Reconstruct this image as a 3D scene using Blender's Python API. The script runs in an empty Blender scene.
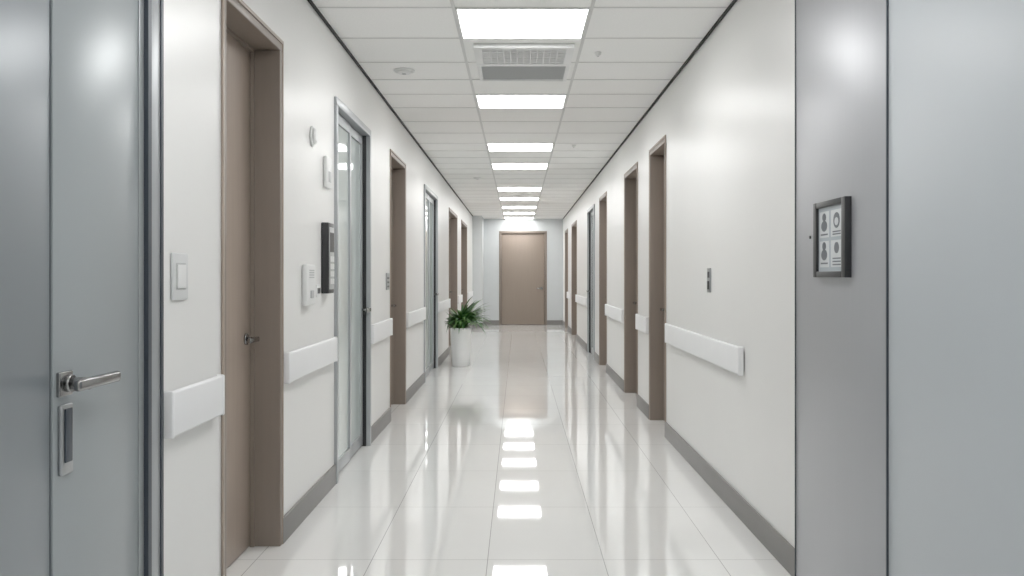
import bpy, bmesh, math, random
from mathutils import Vector, Matrix
random.seed(7)
sc = bpy.context.scene
EYE=1.245; H=2.70; WL=1.10; WR=1.145; YF=22.9; YB=-4.0
W={-1:WL,1:WR}

# ---------------- materials ----------------
def srgb(r,g,b):
    f=lambda c:(c/255/12.92 if c/255<=0.04045 else ((c/255+0.055)/1.055)**2.4)
    return (f(r),f(g),f(b),1)
def mat(name,col,rough=0.5,metal=0.0,spec=0.5,noise=0.0,nscale=(8,8,8),bump=0.0,bscale=None,coat=0.0,rvar=0.0,detail=4):
    m=bpy.data.materials.new(name); m.use_nodes=True
    nt=m.node_tree; b=nt.nodes['Principled BSDF']
    c=srgb(*col)
    b.inputs['Base Color'].default_value=c
    b.inputs['Roughness'].default_value=rough
    b.inputs['Metallic'].default_value=metal
    b.inputs['Specular IOR Level'].default_value=spec
    b.inputs['Coat Weight'].default_value=coat
    b.inputs['Coat Roughness'].default_value=0.08
    g=nt.nodes.new('ShaderNodeNewGeometry')
    mp=nt.nodes.new('ShaderNodeMapping'); mp.inputs['Scale'].default_value=nscale
    nt.links.new(g.outputs['Position'],mp.inputs['Vector'])
    n=nt.nodes.new('ShaderNodeTexNoise'); n.inputs['Scale'].default_value=1; n.inputs['Detail'].default_value=detail
    nt.links.new(mp.outputs['Vector'],n.inputs['Vector'])
    r=nt.nodes.new('ShaderNodeMapRange'); r.inputs['From Min'].default_value=0.25; r.inputs['From Max'].default_value=0.75
    r.inputs['To Min'].default_value=1-noise; r.inputs['To Max'].default_value=1+noise
    nt.links.new(n.outputs['Fac'],r.inputs['Value'])
    mul=nt.nodes.new('ShaderNodeVectorMath'); mul.operation='SCALE'
    mul.inputs[0].default_value=c[:3]
    nt.links.new(r.outputs['Result'],mul.inputs['Scale'])
    nt.links.new(mul.outputs['Vector'],b.inputs['Base Color'])
    if rvar:
        r2=nt.nodes.new('ShaderNodeMapRange'); r2.inputs['From Min'].default_value=0.3; r2.inputs['From Max'].default_value=0.7
        r2.inputs['To Min'].default_value=rough-rvar; r2.inputs['To Max'].default_value=rough+rvar
        nt.links.new(n.outputs['Fac'],r2.inputs['Value']); nt.links.new(r2.outputs['Result'],b.inputs['Roughness'])
    if bump:
        mp2=nt.nodes.new('ShaderNodeMapping'); mp2.inputs['Scale'].default_value=bscale or nscale
        nt.links.new(g.outputs['Position'],mp2.inputs['Vector'])
        n2=nt.nodes.new('ShaderNodeTexNoise'); n2.inputs['Scale'].default_value=1; n2.inputs['Detail'].default_value=3
        nt.links.new(mp2.outputs['Vector'],n2.inputs['Vector'])
        bp=nt.nodes.new('ShaderNodeBump'); bp.inputs['Strength'].default_value=bump; bp.inputs['Distance'].default_value=0.002
        nt.links.new(n2.outputs['Fac'],bp.inputs['Height']); nt.links.new(bp.outputs['Normal'],b.inputs['Normal'])
    return m
M={}
M['wall']=mat('wall_paint',(229,229,227),0.33,noise=0.012,nscale=(1.5,1.5,1.5),bump=0.06,bscale=(60,60,60),spec=0.45)
M['farwall_dim']=mat('far_wall_dimmed_paint',(200,204,205),0.45,noise=0.015)  # wall paint greyed to put the far end's weaker light into the colour
M['wallcool']=mat('wall_panel_cool',(176,183,188),0.38,noise=0.03,nscale=(1,1.5,0.5),spec=0.5)
M['base']=mat('baseboard_vinyl',(124,122,120),0.45,noise=0.03)
M['taupe']=mat('door_laminate',(158,143,130),0.42,noise=0.05,nscale=(40,40,2.0),bump=0.05)
M['taupedk']=mat('door_frame_laminate',(128,116,106),0.42,noise=0.04,nscale=(30,30,3))
M['steel']=mat('brushed_steel',(165,168,170),0.32,metal=0.85,noise=0.04,nscale=(60,60,1))
M['steelpanel']=mat('brushed_steel_panel',(168,170,174),0.38,metal=0.45,noise=0.015,nscale=(90,90,1.2))
M['chrome']=mat('satin_chrome',(140,140,140),0.2,metal=1.0)
M['alu']=mat('aluminium_frame',(164,168,171),0.35,metal=0.5,noise=0.02)
M['aludk']=mat('dark_frame',(60,67,76),0.4,metal=0.4)
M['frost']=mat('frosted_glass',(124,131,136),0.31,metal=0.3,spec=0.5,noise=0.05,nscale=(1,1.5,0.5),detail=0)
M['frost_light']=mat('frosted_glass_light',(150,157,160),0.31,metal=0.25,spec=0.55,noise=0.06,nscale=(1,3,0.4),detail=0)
M['glass']=mat('tinted_door_glass',(200,210,208),0.05,metal=0.1,spec=0.8,noise=0.04,nscale=(2,4,0.8),detail=1)
M['rail']=mat('rail_pvc',(236,237,238),0.4,noise=0.01)
M['plastic']=mat('white_plastic',(228,229,228),0.35)
M['switchgrey']=mat('switch_plate_plastic',(206,208,208),0.35)
M['greyplastic']=mat('grey_plastic',(180,182,182),0.4)
M['black']=mat('black_plastic',(28,29,32),0.35)
M['gap']=mat('shadow_gap_black',(22,22,23),0.7)
M['paper']=mat('print_paper',(172,181,188),0.2)
M['card']=mat('print_card',(205,210,212),0.25)
M['ink']=mat('print_ink',(84,90,96),0.5)
M['ceil']=mat('ceiling_tile',(245,245,243),0.85,noise=0.03,nscale=(90,90,90),bump=0.15,bscale=(120,120,120))
M['tbar']=mat('ceiling_grid',(212,212,210),0.5)
M['pot']=mat('pot_ceramic',(248,248,248),0.25,coat=0.3)
M['soil']=mat('soil',(55,42,32),0.9,noise=0.3,nscale=(60,60,60))
M['leaf']=mat('leaf_green',(50,92,42),0.4,noise=0.35,nscale=(14,14,14))
M['leaf2']=mat('leaf_light_green',(98,138,72),0.4,noise=0.3,nscale=(14,14,14))
# floor
def floor_mat():
    m=bpy.data.materials.new('polished_floor_tile'); m.use_nodes=True
    nt=m.node_tree; b=nt.nodes['Principled BSDF']
    g=nt.nodes.new('ShaderNodeNewGeometry')
    mp=nt.nodes.new('ShaderNodeMapping'); mp.inputs['Location'].default_value=(0.133+5.08,20.35,0)
    nt.links.new(g.outputs['Position'],mp.inputs['Vector'])
    br=nt.nodes.new('ShaderNodeTexBrick'); br.offset=0; br.squash=1
    br.inputs['Scale'].default_value=1; br.inputs['Brick Width'].default_value=0.508; br.inputs['Row Height'].default_value=0.9
    br.inputs['Mortar Size'].default_value=0.0018; br.inputs['Mortar Smooth'].default_value=0.1
    br.inputs['Color1'].default_value=srgb(239,239,237); br.inputs['Color2'].default_value=srgb(235,235,233)
    br.inputs['Mortar'].default_value=srgb(170,170,168)
    nt.links.new(mp.outputs['Vector'],br.inputs['Vector'])
    n=nt.nodes.new('ShaderNodeTexNoise'); n.inputs['Scale'].default_value=2.5; n.inputs['Detail'].default_value=5
    nt.links.new(g.outputs['Position'],n.inputs['Vector'])
    r=nt.nodes.new('ShaderNodeMapRange'); r.inputs['To Min'].default_value=0.97; r.inputs['To Max'].default_value=1.03
    nt.links.new(n.outputs['Fac'],r.inputs['Value'])
    s=nt.nodes.new('ShaderNodeVectorMath'); s.operation='SCALE'
    nt.links.new(br.outputs['Color'],s.inputs[0]); nt.links.new(r.outputs['Result'],s.inputs['Scale'])
    nt.links.new(s.outputs['Vector'],b.inputs['Base Color'])
    b.inputs['Roughness'].default_value=0.03; b.inputs['IOR'].default_value=1.85
    return m
M['floor']=floor_mat()
def emis(name,col,st):
    m=bpy.data.materials.new(name); m.use_nodes=True
    b=m.node_tree.nodes['Principled BSDF']; b.inputs['Base Color'].default_value=(0.9,0.9,0.9,1)
    b.inputs['Emission Color'].default_value=col; b.inputs['Emission Strength'].default_value=st
    return m
M['light']=emis('led_diffuser',(1,0.995,0.985,1),14)

# ---------------- helpers ----------------
def link(o,parent=None):
    sc.collection.objects.link(o)
    if parent is not None:
        o.parent=parent; o.location=o.location-parent.location
    return o
def empty(name,loc):
    e=bpy.data.objects.new(name,None); e.location=loc; e.empty_display_size=0.1
    sc.collection.objects.link(e); return e
def boxes(name,lst,m,parent=None,bevel=0.0):
    c=Vector(((min(b[0] for b in lst)+max(b[1] for b in lst))/2,(min(b[2] for b in lst)+max(b[3] for b in lst))/2,(min(b[4] for b in lst)+max(b[5] for b in lst))/2))
    bm=bmesh.new()
    for b in lst:
        r=bmesh.ops.create_cube(bm,size=1)
        for v in r['verts']:
            v.co=Vector(((b[0]+b[1])/2+v.co.x*(b[1]-b[0]),(b[2]+b[3])/2+v.co.y*(b[3]-b[2]),(b[4]+b[5])/2+v.co.z*(b[5]-b[4])))-c
    if bevel:
        bmesh.ops.bevel(bm,geom=bm.edges[:],offset=bevel,segments=3,affect='EDGES',profile=0.5)
    bmesh.ops.recalc_face_normals(bm,faces=bm.faces[:])
    me=bpy.data.meshes.new(name); bm.to_mesh(me); bm.free()
    me.materials.append(m)
    o=bpy.data.objects.new(name,me); o.location=c
    if bevel:
        for p in me.polygons: p.use_smooth=True
        try:
            me.set_sharp_from_angle(angle=math.radians(50))
        except Exception: pass
    return link(o,parent)
def wb(side,d0,d1,y0,y1,z0,z1):
    a=side*(W[side]-d0); b=side*(W[side]-d1)
    return (min(a,b),max(a,b),y0,y1,z0,z1)
def cyl(name,p0,p1,r,m,parent=None,seg=24,r2=None):
    p0=Vector(p0);p1=Vector(p1); d=p1-p0
    bm=bmesh.new()
    bmesh.ops.create_cone(bm,cap_ends=True,segments=seg,radius1=r,radius2=r if r2 is None else r2,depth=d.length)
    q=d.to_track_quat('Z','Y').to_matrix().to_4x4()
    bmesh.ops.transform(bm,matrix=q,verts=bm.verts)
    me=bpy.data.meshes.new(name); bm.to_mesh(me); bm.free(); me.materials.append(m)
    for p in me.polygons: p.use_smooth=len(p.vertices)==4
    o=bpy.data.objects.new(name,me); o.location=(p0+p1)/2
    return link(o,parent)
def P(side,d,y,z): return (side*(W[side]-d),y,z)

# ---------------- openings ----------------
LEFT=[(0.9,2.75,'near'),(3.344,4.177,'wood'),(5.38,6.64,'glass'),(7.73,8.76,'wood'),(10.5,12.2,'glass'),(14.3,16.2,'wood'),(17.4,19.3,'wood')]
RIGHT=[(6.96,7.80,'wood'),(8.6,9.63,'wood'),(11.6,12.6,'wood'),(13.4,14.7,'glass'),(17.5,19.1,'wood'),(20.6,21.8,'wood')]
HEAD=2.32; TH=0.24; BB=0.12
def build_wall(side,ops,name):
    segs=[];bbs=[]
    y=YB
    for (a,b,k) in ops+[(YF,YF,'end')]:
        if a>y: segs.append((y,a))
        y=b
    lst=[wb(side,-TH,0,a,b,0,H) for a,b in segs]
    lst+=[wb(side,-TH,0,a,b,HEAD,H) for a,b,k in ops]
    boxes(name,lst,M['wall'])
    return segs
segL=build_wall(-1,LEFT,'wall_left')
segR=build_wall(1,RIGHT,'wall_right')
boxes('baseboard_left',[wb(-1,0,0.012,a,b,0,BB) for a,b in segL],M['base'],bevel=0.003)
boxes('baseboard_right',[wb(1,0,0.012,max(a,3.69),b,0,BB) for a,b in segR],M['base'],bevel=0.003)
boxes('floor',[(-1.5,1.5,YB-0.2,YF+0.3,-0.1,0)],M['floor'])
boxes('wall_back',[(-WL,WR,YB-0.15,YB,0,H)],M['wall'])
# far wall with door opening
dx0,dx1,dz=-0.483,0.738,2.39
boxes('wall_far',[(-1.34,dx0,YF,YF+0.2,0,H),(dx1,1.385,YF,YF+0.2,0,H),(dx0,dx1,YF,YF+0.2,dz,H)],M['farwall_dim'])
boxes('baseboard_far',[(-0.86,dx0,YF-0.012,YF,0,BB),(dx1,WR-0.013,YF-0.012,YF,0,BB)],M['base'])
boxes('wall_pier',[(-WL,-0.87,21.7,YF,0,H)],M['farwall_dim'])
boxes('baseboard_pier',[(-0.87,-0.858,21.7,YF-0.013,0,BB),(-WL+0.013,-0.858,21.688,21.7,0,BB)],M['base'])
# shadow gap trims
boxes('trim_1',[wb(-1,0,0.012,YB,21.68,H-0.018,H-0.001)],M['gap'])
boxes('trim_2',[wb(1,0,0.012,YB,YF,H-0.018,H-0.001)],M['gap'])

# ---------------- ceiling ----------------
rows=[4.87,5.50,6.12,6.66,7.195,7.77,8.46,9.15,9.85,10.45,11.03,11.6,12.2,12.83,13.45,14.08,14.7,15.35,15.97,16.6,17.2,17.95,18.7,19.3,19.9,20.5,21.1,21.65,22.2,22.8]
y=4.87
pre=[]
while y>YB+0.6:
    y-=0.62; pre.append(y)
rows=sorted(pre)+rows
lights=[4.87,7.195,9.85,11.6,14.7,16.6,18.7,20.5,22.2]
near_l=[pre[3],pre[7],pre[11]]
LX0,LX1=-0.35,0.40
boxes('ceiling',[(-1.4,1.4,YB-0.2,YF+0.3,H,H+0.1)],M['ceil'])
tb=[]
for x in (LX0,LX1): tb.append((x-0.009,x+0.009,YB,YF,H-0.005,H))
for yy in rows:
    tb.append((-WL+0.013,LX0-0.009,yy-0.006,yy+0.006,H-0.004,H))
    tb.append((LX1+0.009,WR-0.013,yy-0.006,yy+0.006,H-0.004,H))
    tb.append((LX0+0.009,LX1-0.009,yy-0.006,yy+0.006,H-0.004,H))
boxes('ceiling_grid',tb,M['tbar'])
alll=lights+near_l
for yy in alll:
    nxt=[r for r in rows if r>yy+0.05][0]
    e=empty('ceiling_light_panel',(0.027,(yy+nxt)/2,H))
    a,b=yy+0.008,nxt-0.008; x0,x1=LX0+0.010,LX1-0.010; w=0.010
    boxes('frame',[(x0,x1,a,a+w,H-0.008,H-0.001),(x0,x1,b-w,b,H-0.008,H-0.001),(x0,x0+w,a+w,b-w,H-0.008,H-0.001),(x1-w,x1,a+w,b-w,H-0.008,H-0.001)],M['plastic'],e)
    boxes('diffuser',[(x0+w,x1-w,a+w,b-w,H-0.006,H-0.001)],M['light'],e)
# AC unit
e=empty('air_conditioning_vent',(0.03,6.1,H))
x0,x1=-0.28,0.355
def ring(x0,x1,y0,y1,w,z0,z1): return [(x0,x1,y0,y0+w,z0,z1),(x0,x1,y1-w,y1,z0,z1),(x0,x0+w,y0+w,y1-w,z0,z1),(x1-w,x1,y0+w,y1-w,z0,z1)]
boxes('supply_frame',ring(x0,x1,5.62,6.10,0.05,H-0.03,H-0.001),M['plastic'],e,bevel=0.003)
boxes('supply_back',[(x0+0.05,x1-0.05,5.67,6.05,H-0.012,H-0.001)],M['ink'],e)
boxes('slats',[(x0+0.05,x1-0.05,5.69+i*0.045,5.708+i*0.045,H-0.028,H-0.012) for i in range(8)],M['plastic'],e)
boxes('slat_dividers',[(x0+0.1+i*0.043,x0+0.106+i*0.043,5.67,6.05,H-0.03,H-0.012) for i in range(11)],M['plastic'],e)
boxes('return_frame',ring(x0,x1,6.14,6.64,0.025,H-0.02,H-0.001),M['plastic'],e,bevel=0.003)
boxes('return_filter',[(x0+0.025,x1-0.025,6.165,6.615,H-0.01,H-0.001)],M['greyplastic'],e)
boxes('return_mesh',[(x0+0.03,x1-0.03,6.18+i*0.024,6.188+i*0.024,H-0.012,H-0.01) for i in range(18)],mat('mesh_grey',(165,167,167),0.5),e)
def detector(name,x,y,r=0.07):
    e=empty(name,(x,y,H))
    cyl('base',(x,y,H-0.012),(x,y,H-0.0005),r,M['plastic'],e)
    cyl('sensor',(x,y,H-0.026),(x,y,H-0.012),r*0.55,M['plastic'],e,r2=r*0.85)
    cyl('lens',(x,y,H-0.030),(x,y,H-0.026),r*0.2,M['greyplastic'],e)
detector('smoke_detector',-0.805,6.36,0.075)
detector('smoke_detector',-0.60,13.3,0.06)
detector('fire_sprinkler',0.52,5.85,0.022)
detector('fire_sprinkler',0.62,10.0,0.022)

# ---------------- doors ----------------
dn=[0]
def lever(side,d,y,z,dirn,e,L=0.12):
    cyl('handle_rose',P(side,d,y,z),P(side,d+0.01,y,z),0.026,M['chrome'],e)
    cyl('handle_neck',P(side,d+0.01,y,z),P(side,d+0.055,y,z),0.010,M['chrome'],e)
    a=y-0.012*dirn; b=y+L*dirn
    boxes('handle_lever',[wb(side,d+0.045,d+0.062,min(a,b),max(a,b),z-0.011,z+0.011)],M['chrome'],e,bevel=0.005)
def wood_door(side,a,b):
    dn[0]+=1
    e=empty('door_%d'%dn[0],P(side,-0.15,(a+b)/2,0))
    t=0.035
    boxes('frame',[wb(side,-0.2,0.006,a+0.001,a+t,0,HEAD-t),wb(side,-0.2,0.006,b-t,b-0.001,0,HEAD-t),wb(side,-0.2,0.006,a+0.001,b-0.001,HEAD-t,HEAD-0.001)],M['taupedk'],e,bevel=0.003)
    boxes('architrave',[wb(side,0.001,0.010,a-0.014,a+0.004,0,HEAD),wb(side,0.001,0.010,b-0.004,b+0.014,0,HEAD),wb(side,0.001,0.010,a-0.014,b+0.014,HEAD,HEAD+0.016)],M['taupe'],e,bevel=0.002)
    boxes('door_stop',[wb(side,-0.13,-0.112,a+t,a+t+0.012,0,HEAD-t),wb(side,-0.13,-0.112,b-t-0.012,b-t,0,HEAD-t),wb(side,-0.13,-0.112,a+t+0.012,b-t-0.012,HEAD-t-0.012,HEAD-t)],M['taupedk'],e)
    boxes('leaf',[wb(side,-0.175,-0.132,a+t+0.004,b-t-0.004,0.006,HEAD-t-0.004)],M['taupe'],e,bevel=0.002)
    boxes('gap_shade_sheet',[wb(side,-0.21,-0.176,a+t,b-t,0.0,HEAD-t)],M['gap'],e)  # full-height black sheet behind leaf, gives the gaps round it painted shade
    lever(side,-0.132,b-0.11,0.96,-1,e)
def glass_door(side,a,b):
    dn[0]+=1
    e=empty('door_%d'%dn[0],P(side,-0.05,(a+b)/2,0))
    t=0.05
    boxes('frame',[wb(side,-0.12,0.018,a+0.001,a+t,0,HEAD-t),wb(side,-0.12,0.018,b-t,b-0.001,0,HEAD-t),wb(side,-0.12,0.018,a+0.001,b-0.001,HEAD-t,HEAD-0.001)],M['alu'],e,bevel=0.004)
    boxes('frame_gasket',[wb(side,-0.035,-0.02,a+t,a+t+0.008,0,HEAD-t),wb(side,-0.045,-0.01,b-t-0.010,b-t,0,HEAD-t)],M['black'],e)
    mid=a+(b-a)*0.55
    def leaf(nm,y0,y1,d):
        s=0.045
        boxes(nm+'_stiles',[wb(side,d-0.035,d,y0,y0+s,0.01,HEAD-t-0.005),wb(side,d-0.035,d,y1-s,y1,0.01,HEAD-t-0.005),wb(side,d-0.035,d,y0+s,y1-s,0.01,0.09),wb(side,d-0.035,d,y0+s,y1-s,HEAD-t-0.07,HEAD-t-0.005)],M['alu'],e,bevel=0.003)
        boxes(nm+'_glass',[wb(side,d-0.024,d-0.012,y0+s,y1-s,0.09,HEAD-t-0.07)],M['glass'],e)
    leaf('leaf_a',a+t+0.008,mid,-0.025)
    leaf('leaf_b',mid+0.004,b-t-0.011,-0.035)
    boxes('backing',[wb(side,-0.13,-0.121,a+0.001,b-0.001,0,HEAD)],M['gap'],e)
    y=b-t-0.035
    cyl('handle_post_top',P(side,-0.035,y,1.0),P(side,-0.0,y,1.0),0.008,M['chrome'],e)
    boxes('handle_lever',[wb(side,-0.005,0.030,y-0.02,y+0.005,0.985,1.015),wb(side,0.016,0.030,y-0.16,y+0.005,0.985,1.015)],M['chrome'],e,bevel=0.004)
for a,b,k in LEFT:
    if k=='wood': wood_door(-1,a,b)
    elif k=='glass': glass_door(-1,a,b)
for a,b,k in RIGHT:
    if k=='wood': wood_door(1,a,b)
    elif k=='glass': glass_door(1,a,b)
# near double door (left)
dn[0]+=1
e=empty('door_%d'%dn[0],P(-1,-0.03,1.8,0))
a,b=0.9,2.75
boxes('frame',[wb(-1,-0.12,0.012,a+0.001,a+0.08,0,HEAD-0.05),wb(-1,-0.12,0.012,b-0.085,b-0.001,0,HEAD-0.05),wb(-1,-0.12,0.012,a+0.001,b-0.001,HEAD-0.05,HEAD-0.001)],M['alu'],e,bevel=0.004)
boxes('frame_gasket',[wb(-1,0.0,0.016,b-0.110,b-0.086,0,HEAD-0.05),wb(-1,0.010,0.016,b-0.014,b+0.004,0,HEAD)],M['aludk'],e)
mid=2.126
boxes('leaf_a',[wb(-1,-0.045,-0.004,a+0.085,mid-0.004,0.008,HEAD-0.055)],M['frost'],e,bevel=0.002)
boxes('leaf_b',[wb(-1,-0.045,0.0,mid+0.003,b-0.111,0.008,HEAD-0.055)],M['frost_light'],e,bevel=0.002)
boxes('leaf_seam',[wb(-1,-0.05,-0.006,mid-0.004,mid+0.003,0.008,HEAD-0.055)],M['aludk'],e)
boxes('leaf_b_edge',[wb(-1,0.0,0.003,b-0.145,b-0.111,0.008,HEAD-0.055)],M['alu'],e)
boxes('backing',[wb(-1,-0.13,-0.121,a+0.001,b-0.001,0,HEAD)],M['gap'],e)
hy=2.18;hz=0.985
boxes('handle_plate',[wb(-1,0.0,0.010,hy-0.038,hy+0.026,hz-0.03,hz+0.03)],M['chrome'],e,bevel=0.003)
cyl('handle_neck',P(-1,0.008,hy,hz),P(-1,0.062,hy,hz),0.015,M['chrome'],e)
cyl('handle_collar',P(-1,0.010,hy,hz),P(-1,0.022,hy,hz),0.021,M['chrome'],e)
boxes('handle_lever',[wb(-1,0.048,0.068,hy-0.055,hy+0.165,hz-0.014,hz+0.014)],M['chrome'],e,bevel=0.008)
boxes('lock_plate',[wb(-1,0.0,0.01,hy-0.03,hy+0.028,0.765,0.935)],M['steel'],e,bevel=0.004)
boxes('lock_pull',[wb(-1,0.01,0.014,hy-0.018,hy+0.016,0.795,0.925)],M['aludk'],e,bevel=0.0015)
# far door
dn[0]+=1
e=empty('door_%d'%dn[0],((dx0+dx1)/2,YF+0.05,0))
t=0.06
boxes('frame',[(dx0+0.001,dx0+t,YF-0.012,YF+0.12,0,dz-t),(dx1-t,dx1-0.001,YF-0.012,YF+0.12,0,dz-t),(dx0+0.001,dx1-0.001,YF-0.012,YF+0.12,dz-t,dz-0.001)],M['taupedk'],e,bevel=0.004)
boxes('leaf',[(dx0+t+0.005,dx1-t-0.005,YF+0.03,YF+0.08,0.008,dz-t-0.006)],mat('far_door_laminate',(140,126,114),0.45,noise=0.03,nscale=(40,40,2)),e,bevel=0.003)
boxes('backing',[(dx0,dx1,YF+0.122,YF+0.13,0,dz)],M['gap'],e)
cyl('handle_rose',(0.60,YF+0.03,0.93),(0.60,YF+0.015,0.93),0.035,M['chrome'],e)
boxes('handle_lever',[(0.47,0.615,YF-0.03,YF-0.01,0.918,0.942)],M['chrome'],e,bevel=0.006)
cyl('handle_neck',(0.60,YF+0.015,0.93),(0.60,YF-0.02,0.93),0.012,M['chrome'],e)

# ---------------- panels right near ----------------
e=empty('steel_wall_panel',P(1,0.0,3.25,0))
boxes('sheet',[wb(1,0.001,0.010,2.77,3.675,0,H-0.03)],M['steelpanel'],e,bevel=0.002)
boxes('edge_trim',[wb(1,0.001,0.013,3.675,3.682,0,H-0.03),wb(1,0.001,0.013,2.763,2.770,0,H-0.03)],M['aludk'],e)
e=empty('laminate_wall_panel',P(1,0.0,1.0,0))
boxes('sheet',[wb(1,0.001,0.008,0.2,2.762,0,H-0.03)],M['wallcool'],e,bevel=0.002)
boxes('joint_trim',[wb(1,0.001,0.010,0.19,0.2,0,H-0.03)],M['aludk'],e)

# ---------------- rails ----------------
def rail(side,y0,y1):
    e=empty('wall_bumper_rail',P(side,0.02,(y0+y1)/2,0.81))
    boxes('cover',[wb(side,0.008,0.034,y0,y1,0.744,0.885)],M['rail'],e,bevel=0.007)
    boxes('wall_bracket',[wb(side,0.0005,0.009,y0+0.01,y1-0.01,0.762,0.865)],M['greyplastic'],e)
    for yy in (y0,y1):
        boxes('end_cap',[wb(side,0.005,0.036,yy-0.010,yy+0.010,0.741,0.888)],M['rail'],e,bevel=0.006)
for a,b in [(2.785,3.26),(4.205,5.30),(6.66,7.64),(8.80,10.40),(12.24,14.2),(16.24,17.3),(19.36,21.4)]: rail(-1,a,b)
for a,b in [(4.55,6.80),(7.84,8.50),(9.68,11.5),(14.76,17.4),(19.16,20.5)]: rail(1,a,b)

# ---------------- wall devices ----------------
e=empty('light_switch',P(-1,0,2.92,1.243))
boxes('plate',[wb(-1,0.0005,0.010,2.845,2.975,1.168,1.319)],M['switchgrey'],e,bevel=0.004)
boxes('rocker',[wb(-1,0.010,0.015,2.875,2.945,1.205,1.282)],M['plastic'],e,bevel=0.002)
boxes('rocker_gap',[wb(-1,0.010,0.0108,2.87,2.95,1.20,1.287)],M['greyplastic'],e)
e=empty('wall_intercom',P(-1,0,4.73,1.2))
boxes('body',[wb(-1,0.0005,0.03,4.57,4.77,1.095,1.305)],M['plastic'],e,bevel=0.01)
boxes('speaker_grille',[wb(-1,0.03,0.032,4.62,4.72,1.235+i*0.012,1.241+i*0.012) for i in range(4)],M['greyplastic'],e)
boxes('button',[wb(-1,0.03,0.036,4.64,4.70,1.13,1.17)],M['greyplastic'],e,bevel=0.002)
e=empty('wall_card_reader',P(-1,0,4.9,1.18))
boxes('body',[wb(-1,0.0005,0.02,4.83,4.93,1.13,1.20)],M['plastic'],e,bevel=0.004)
boxes('window',[wb(-1,0.02,0.022,4.85,4.91,1.15,1.18)],M['black'],e)
e=empty('door_entry_panel',P(-1,0,5.10,1.345))
boxes('housing',[wb(-1,0.0005,0.042,5.025,5.175,1.147,1.545)],M['black'],e,bevel=0.005)
boxes('face',[wb(-1,0.042,0.046,5.04,5.16,1.17,1.52)],M['greyplastic'],e,bevel=0.0015)
boxes('screen',[wb(-1,0.046,0.048,5.052,5.148,1.38,1.49)],M['black'],e)
boxes('keys',[wb(-1,0.046,0.051,5.055+i*0.05,5.09+i*0.05,1.20+j*0.042,1.23+j*0.042) for i in range(2) for j in range(4)],M['plastic'],e)
e=empty('call_beacon',P(-1,0,4.8,2.0))
cyl('base',P(-1,0.0005,4.8,1.99),P(-1,0.012,4.8,1.99),0.055,M['plastic'],e)
cyl('dome',P(-1,0.012,4.8,1.99),P(-1,0.028,4.8,1.99),0.045,M['plastic'],e,r2=0.028)
e=empty('motion_sensor',P(-1,0,5.15,1.85))
boxes('body',[wb(-1,0.0005,0.025,5.07,5.21,1.745,1.925)],M['plastic'],e,bevel=0.010)
boxes('lens',[wb(-1,0.025,0.028,5.11,5.17,1.78,1.84)],M['greyplastic'],e,bevel=0.001)
e=empty('room_sign',P(-1,0,7.55,1.2))
boxes('plate',[wb(-1,0.0005,0.012,7.48,7.62,1.13,1.27)],M['steel'],e,bevel=0.003)
boxes('lettering',[wb(-1,0.012,0.014,7.50,7.60,1.15+i*0.035,1.165+i*0.035) for i in range(3)],M['black'],e)
e=empty('door_card_reader',P(1,0,5.35,1.22))  # card reader, silver plate with black inserts
boxes('plate',[wb(1,0.0005,0.008,5.33,5.42,1.147,1.293)],M['steel'],e,bevel=0.003)
boxes('button',[wb(1,0.008,0.012,5.35,5.40,1.165,1.215)],M['black'],e,bevel=0.0015)
boxes('indicator',[wb(1,0.008,0.010,5.35,5.40,1.235,1.27)],M['black'],e,bevel=0.0008)
e=empty('wall_sensor',P(1,0.01,3.50,1.40))
cyl('button',P(1,0.0105,3.49,1.395),P(1,0.015,3.49,1.395),0.006,M['black'],e)
# framed notice
e=empty('framed_notice',P(1,0.012,3.225,1.38))
y0,y1,z0,z1=3.060,3.390,1.240,1.517; f=0.036
boxes('frame',[wb(1,0.0105,0.034,y0,y0+f,z0,z1),wb(1,0.0105,0.034,y1-f,y1,z0,z1),wb(1,0.0105,0.034,y0+f,y1-f,z0,z0+f*0.6),wb(1,0.0105,0.034,y0+f,y1-f,z1-f*0.6,z1)],M['black'],e,bevel=0.002)
boxes('print',[wb(1,0.0105,0.024,y0+f,y1-f,z0+f*0.6,z1-f*0.6)],M['paper'],e)
boxes('print_cards',[wb(1,0.024,0.0246,3.245,3.340,1.385,1.48),wb(1,0.024,0.0246,3.245,3.340,1.277,1.372),wb(1,0.024,0.0246,3.108,3.222,1.385,1.48),wb(1,0.024,0.0246,3.108,3.222,1.277,1.372)],M['card'],e)
def oval(name,yc,zc,ry,rz,m,dd=0.0012):
    bm=bmesh.new(); n=28
    x=WR-0.024-dd
    vs=[bm.verts.new((0,ry*math.cos(2*math.pi*i/n),rz*math.sin(2*math.pi*i/n))) for i in range(n)]
    vs2=[bm.verts.new((dd,v.co.y,v.co.z)) for v in vs]
    bm.faces.new(vs)
    for i in range(n): bm.faces.new((vs[i],vs2[i],vs2[(i+1)%n],vs[(i+1)%n]))
    bmesh.ops.recalc_face_normals(bm,faces=bm.faces[:])
    me=bpy.data.meshes.new(name); bm.to_mesh(me); bm.free(); me.materials.append(m)
    o=bpy.data.objects.new(name,me); o.location=(x,yc,zc); link(o,e)
for i,zz in enumerate((1.445,1.34)):
    oval('pictogram_head',3.293,zz+0.014,0.020,0.015,M['ink'])
    oval('pictogram_body',3.293,zz-0.018,0.032,0.020,M['ink'],0.0010)
boxes('caption_bars',[wb(1,0.024,0.0252,3.255,3.330,z,z+0.006) for z in (1.393,1.288)],M['ink'],e)
oval('pictogram_hand',3.165,1.442,0.032,0.028,M['ink'])
oval('pictogram_palm',3.165,1.438,0.018,0.014,M['card'],0.0018)
oval('pictogram_drop',3.165,1.345,0.024,0.020,M['ink'])
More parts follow.
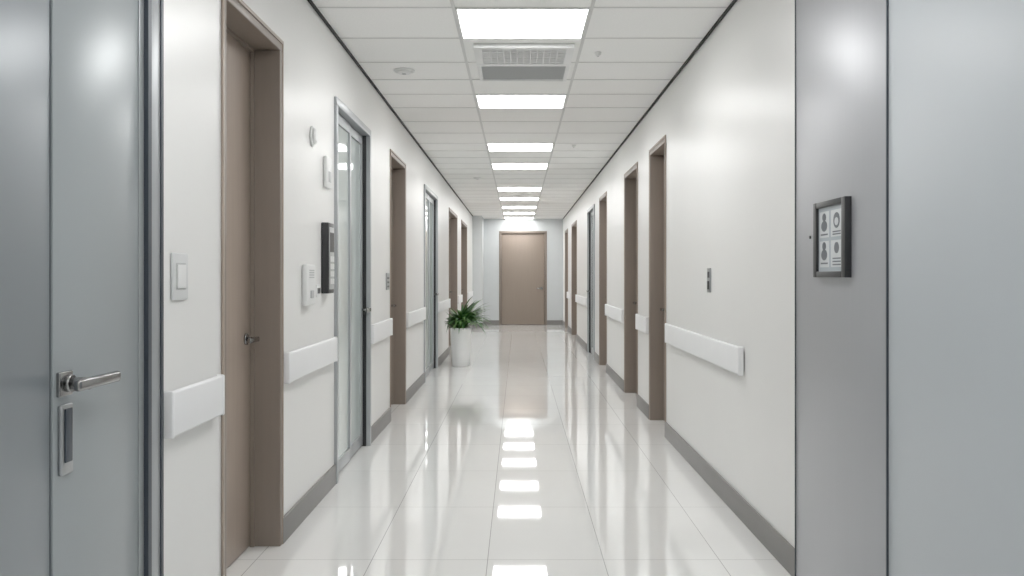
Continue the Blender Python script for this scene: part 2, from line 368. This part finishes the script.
boxes('caption_lines',[wb(1,0.024,0.0252,3.125,3.205,z,z+0.005) for z in (1.40,1.391,1.305,1.294,1.283)],M['ink'],e)

# ---------------- potted plant ----------------
px,py=-0.79,12.45
e=empty('potted_plant',(px,py,0))
bm=bmesh.new()
prof=[(0.0,0.0),(0.115,0.0),(0.122,0.01),(0.135,0.25),(0.147,0.515),(0.150,0.525),(0.143,0.53),(0.134,0.522),(0.130,0.47),(0.0,0.47)]
N=40; rings=[]
for r,z in prof:
    if r==0: rings.append([bm.verts.new((0,0,z))])
    else: rings.append([bm.verts.new((r*math.cos(2*math.pi*i/N),r*math.sin(2*math.pi*i/N),z)) for i in range(N)])
for A,B in zip(rings,rings[1:]):
    for i in range(N):
        j=(i+1)%N
        if len(A)==1: bm.faces.new((A[0],B[j],B[i]))
        elif len(B)==1: bm.faces.new((A[i],A[j],B[0]))
        else: bm.faces.new((A[i],A[j],B[j],B[i]))
bmesh.ops.recalc_face_normals(bm,faces=bm.faces[:])
me=bpy.data.meshes.new('pot'); bm.to_mesh(me); bm.free(); me.materials.append(M['pot'])
for p in me.polygons: p.use_smooth=True
me.set_sharp_from_angle(angle=math.radians(50))
o=bpy.data.objects.new('pot',me); o.location=(px,py,0); link(o,e)
cyl('soil',(px,py,0.471),(px,py,0.495),0.13,M['soil'],e)
bm=bmesh.new()
def leafblade(ang,L,elev,droop,w,mi,base):
    n=9; prev=None
    d=Vector((math.cos(ang),math.sin(ang),0)); s=Vector((-math.sin(ang),math.cos(ang),0))
    p=Vector(base); th=elev
    for i in range(n+1):
        t=i/n
        ww=w*math.sin(math.pi*min(1,0.12+0.88*t))**0.7*(1 if t<0.98 else 0.05)
        nrm=-d*math.sin(th)+Vector((0,0,math.cos(th)))
        row=[bm.verts.new(p-s*ww+nrm*ww*0.35),bm.verts.new(p),bm.verts.new(p+s*ww+nrm*ww*0.35)]
        if prev:
            for k in range(2):
                fc=bm.faces.new((prev[k],prev[k+1],row[k+1],row[k])); fc.material_index=mi; fc.smooth=True
        prev=row
        p=p+(d*math.cos(th)+Vector((0,0,math.sin(th))))*(L/n)
        th-=droop/n
for i in range(230):
    a=random.uniform(0,2*math.pi); el=random.uniform(0.6,1.5)
    L=random.uniform(0.30,0.47)
    if math.cos(a)<-0.2: L*=0.78
    elif math.cos(a)>0.5: L*=1.1
    rr=random.uniform(0,0.07)
    leafblade(a,L,el,random.uniform(0.7,2.1),random.uniform(0.014,0.023),random.choice([0,0,1]),(rr*math.cos(a),rr*math.sin(a),0.49+random.uniform(0,0.09)))
for v in bm.verts:
    if v.co.x<-0.16: v.co.x=-0.16+(v.co.x+0.16)*0.35
me=bpy.data.meshes.new('foliage'); bm.to_mesh(me); bm.free(); me.materials.append(M['leaf']); me.materials.append(M['leaf2'])
o=bpy.data.objects.new('foliage',me); o.location=(px,py,0); link(o,e)
for i in range(3):
    cyl('stem_%d'%(i+1),(px+0.03*math.cos(i*2.1),py+0.03*math.sin(i*2.1),0.49),(px+0.045*math.cos(i*2.1),py+0.045*math.sin(i*2.1),0.60),0.010,M['leaf2'],e,seg=10)

# ---------------- world, camera ----------------
w=bpy.data.worlds.new('World'); sc.world=w; w.use_nodes=True
w.node_tree.nodes['Background'].inputs[0].default_value=(0.8,0.85,0.9,1); w.node_tree.nodes['Background'].inputs[1].default_value=0.3
cd=bpy.data.cameras.new('camera'); cam=bpy.data.objects.new('camera',cd); sc.collection.objects.link(cam)
cam.location=(0,0,EYE); cam.rotation_euler=(math.radians(90),0,0)
cd.sensor_width=36; cd.lens=900/1024*36; cd.shift_x=-6/1024; cd.shift_y=-12/1024; cd.clip_start=0.05
sc.camera=cam
sc.view_settings.view_transform='Standard'
sc.view_settings.exposure=0.0
sc.view_settings.gamma=1.15
